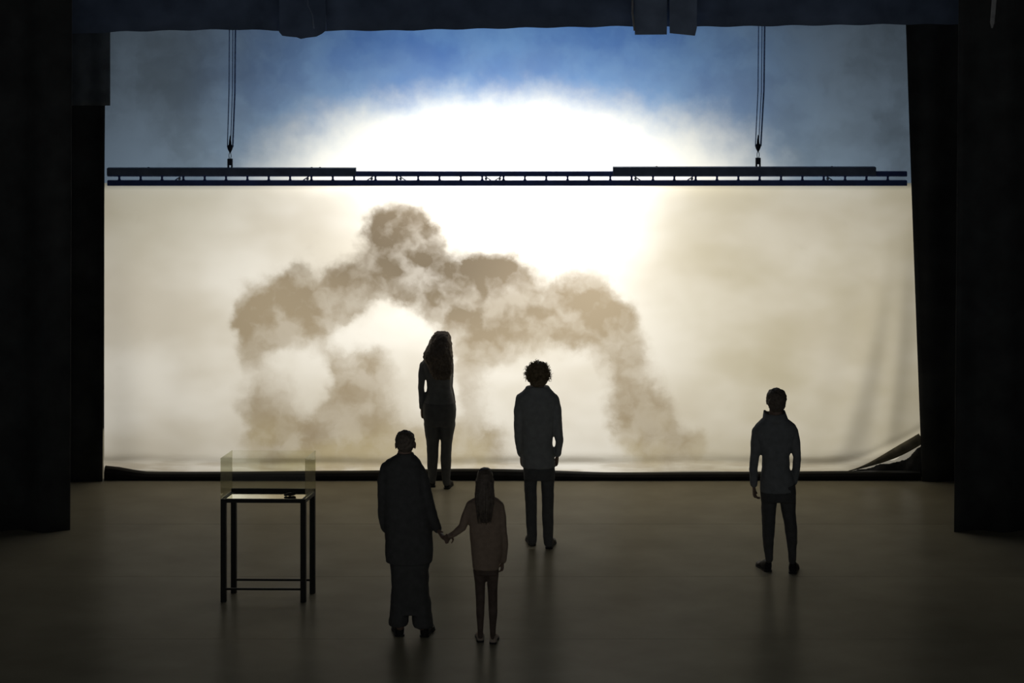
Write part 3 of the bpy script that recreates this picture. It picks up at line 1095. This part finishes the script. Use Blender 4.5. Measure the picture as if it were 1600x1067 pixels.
def coat_person():
    f = Fig('person', 640, 995, 'person in a long black coat and wide trousers holding a child by the hand')
    tor = [(709, 621, 645, .14), (714, 612, 652, .17), (719, 604, 656.5, .19), (726, 598, 660, .22), (745, 597, 662, .26), (772, 598, 668, .28), (800, 600, 671, .29), (840, 602, 676, .31), (862, 601.5, 677, .32), (877, 603, 675, .31)]
    h = HAND - f.root.location
    hp = (f.px0 + h.x / f.k, f.pyf - h.z / f.k)
    al = [(604, 732, 0, 10.5), (601, 750, -.01, 11), (600, 780, -.01, 10.4), (600, 806, .02, 9.4), (602.5, 826, .04, 8.2)]
    ar = [(653, 733, 0, 11), (660, 752, -.02, 11.5), (667.5, 780, -.03, 10.5), (675, 806, -.02, 9), (683.5, 826, .0, 7)]
    ll = [(625, 880, 0, 15), (624.5, 905, 0, 15), (623, 940, 0, 15.5), (622, 966, 0, 15.2)]
    lr = [(656, 880, 0, 15), (656, 905, 0, 14.2), (657.5, 940, 0, 15.5), (660, 968, 0, 15.8)]
    f.head(633.5, 675, 716, 0, .077)
    f.limb(f.body, [(632.5, 705, 0, 11), (633, 722, -.01, 12)])
    f.torso(f.body, tor[2:8], .022)
    for l in (al, ar): f.limb(f.body, l, .016)
    f.limb(f.body, [(627, 860, 0, 14), (626, 900, 0, 11), (625, 940, .0, 9), (625, 978, 0, 7)])
    f.limb(f.body, [(655, 860, 0, 14), (656, 900, 0, 11), (658, 940, .0, 9), (659, 978, 0, 7)])
    f.hand(f.p(603, 829, .045), (.06, .10, -1), (1, .2, 0), -1, 1.0, .6)
    w = f.p(685.5, 829, .0)
    tgt = h
    f.hand(w, (tgt - w), (.55, .25, .85), 1, 1.0, .75)
    f.body.grown('body', M_skin, f.root, .0062, 2)
    coat = shell(f, 'coat', M_coat, tor, (al, ar), wrinkle=.014)
    mb = MB()
    f.torso(mb, [(707, 621, 646, .15), (712, 619, 648, .17), (717, 617, 650, .18)], 0, .9)
    mb.grown('collar', M_coat, coat, .007, 2, .006)
    mb = MB()
    f.torso(mb, [(868, 608, 674, .27), (890, 611, 670, .27), (915, 611.5, 670, .27), (940, 610, 673, .28), (956, 609.5, 674.5, .28)], 0, .75)
    f.torso(mb, [(935, 610.5, 640, .26), (955, 609, 639, .27), (974, 607.5, 637.5, .28)], 0, .8)
    f.torso(mb, [(935, 643, 673, .26), (955, 644, 674.5, .27), (976, 645.5, 677, .28)], 0, .8)
    mb.grown('trousers', M_coat, f.root, .009, 4, .020, .10)
    f.shoe(624.5, 994, math.radians(8), M_shoe, .28, .105)
    f.shoe(663, 995, math.radians(-9), M_shoe, .28, .105)
    mb = MB()
    c = f.p(633.3, 686, -.012)
    mb.ellipsoid((c.x, c.y, c.z), (.084, .104, .078), 20, 14)
    b = f.p(633.3, 692, -.05)
    mb.ellipsoid((b.x, b.y, b.z), (.078, .055, .070), 18, 10)
    mb.grown('hair', M_hair, f.root, .006, 2, .016, .025)


def child_person():
    f = Fig('person', 760, 1006, 'child with long straight hair in a brown sweater, holding an adult\'s hand')
    tor = [(776, 745, 771, .12), (780, 737, 779, .14), (785, 730, 785, .155), (795, 731, 785, .17), (812, 733, 785.5, .18), (838, 734.5, 787, .19), (868, 736.5, 784, .20), (888, 738.5, 780, .20)]
    h = HAND - f.root.location
    al = [(735, 789, 0, 7.5), (730, 802, -.01, 7.6), (722.5, 823, -.02, 6.6), (711, 833, -.01, 5.4), (704, 837, 0, 4.6)]
    ar = [(780.5, 790, 0, 7.5), (783, 806, -.01, 7.8), (785.5, 832, -.01, 6.8), (788, 852, .01, 6.4), (785.5, 876, .03, 6.0)]
    ll = [(749, 890, 0, 10), (750, 912, 0, 8), (750.5, 935, .01, 7.2), (750.5, 956, -.005, 6.6), (750.5, 985, 0, 4.4), (750.5, 994, 0, 4.2)]
    lr = [(769.5, 890, 0, 10.2), (769.5, 912, 0, 8.4), (770, 935, .01, 7.4), (770.5, 956, -.005, 7), (770, 985, 0, 4.6), (770, 996, 0, 4.2)]
    f.head(757.5, 733.5, 772, 0, .066)
    f.limb(f.body, [(758, 764, 0, 8), (758, 782, -.005, 8.5)])
    f.torso(f.body, tor[1:], .012)
    for l in (al, ar): f.limb(f.body, l, .008)
    for l in (ll, lr): f.limb(f.body, l, .004)
    f.hand(f.p(785, 877, .035), (-.02, .15, -1), (-1, .2, 0), 1, .80, .5)
    w = f.p(704.5, 837, .0)
    f.hand(w, (h - w), (-.2, -.4, -.9), -1, .78, .6)
    f.body.grown('body', M_skin, f.root, .0058, 2)
    shell(f, 'sweater', M_sweater, tor, (al, ar), .008, 3, .010)
    shell(f, 'leggings', M_tights, [(872, 741, 778, .17), (888, 740, 779.5, .18), (896, 741, 779, .17)], (ll, lr), .007, 3, .004)
    f.shoe(750.5, 1003, math.radians(3), M_shoe2, .22, .08, .085)
    f.shoe(770.2, 1006, math.radians(-4), M_shoe2, .22, .08, .085)
    mb = MB()
    f.torso(mb, [(730.5, 752, 763, .06, -.01), (733, 748.5, 767, .13, -.01), (738, 746, 769.5, .18, -.015), (748, 744, 771, .20, -.03), (760, 743, 771.8, .19, -.045),
                 (772, 741.8, 773.2, .16, -.06), (782, 742.5, 772.5, .12, -.075), (798, 747, 769, .08, -.09), (812, 752, 764, .05, -.10)], 0, .95)
    hair = mb.grown('hair', M_hair, f.root, .007, 3, .010, .03)
    paths = []
    for i in range(70):
        s = rnd.uniform(-1, 1)
        q = math.sqrt(1 - s * s)
        paths.append([f.p(757.7 + s * 8, 736 + 5 * abs(s), -.02 - .07 * q), f.p(757.7 + s * 13.2, 750, -.03 - .10 * q), f.p(757.5 + s * 15, 770, -.06 - .085 * q),
                      f.p(757.5 + s * 14, 786, -.075 - .065 * q), f.p(757.6 + s * 10 + rnd.uniform(-1, 1), 800 + rnd.uniform(-4, 14), -.095 - .045 * q)])
    strands(f, paths, .006).build('locks', M_hair, hair, True)


curly_person()
collar_person()
long_hair_person()
coat_person()
child_person()
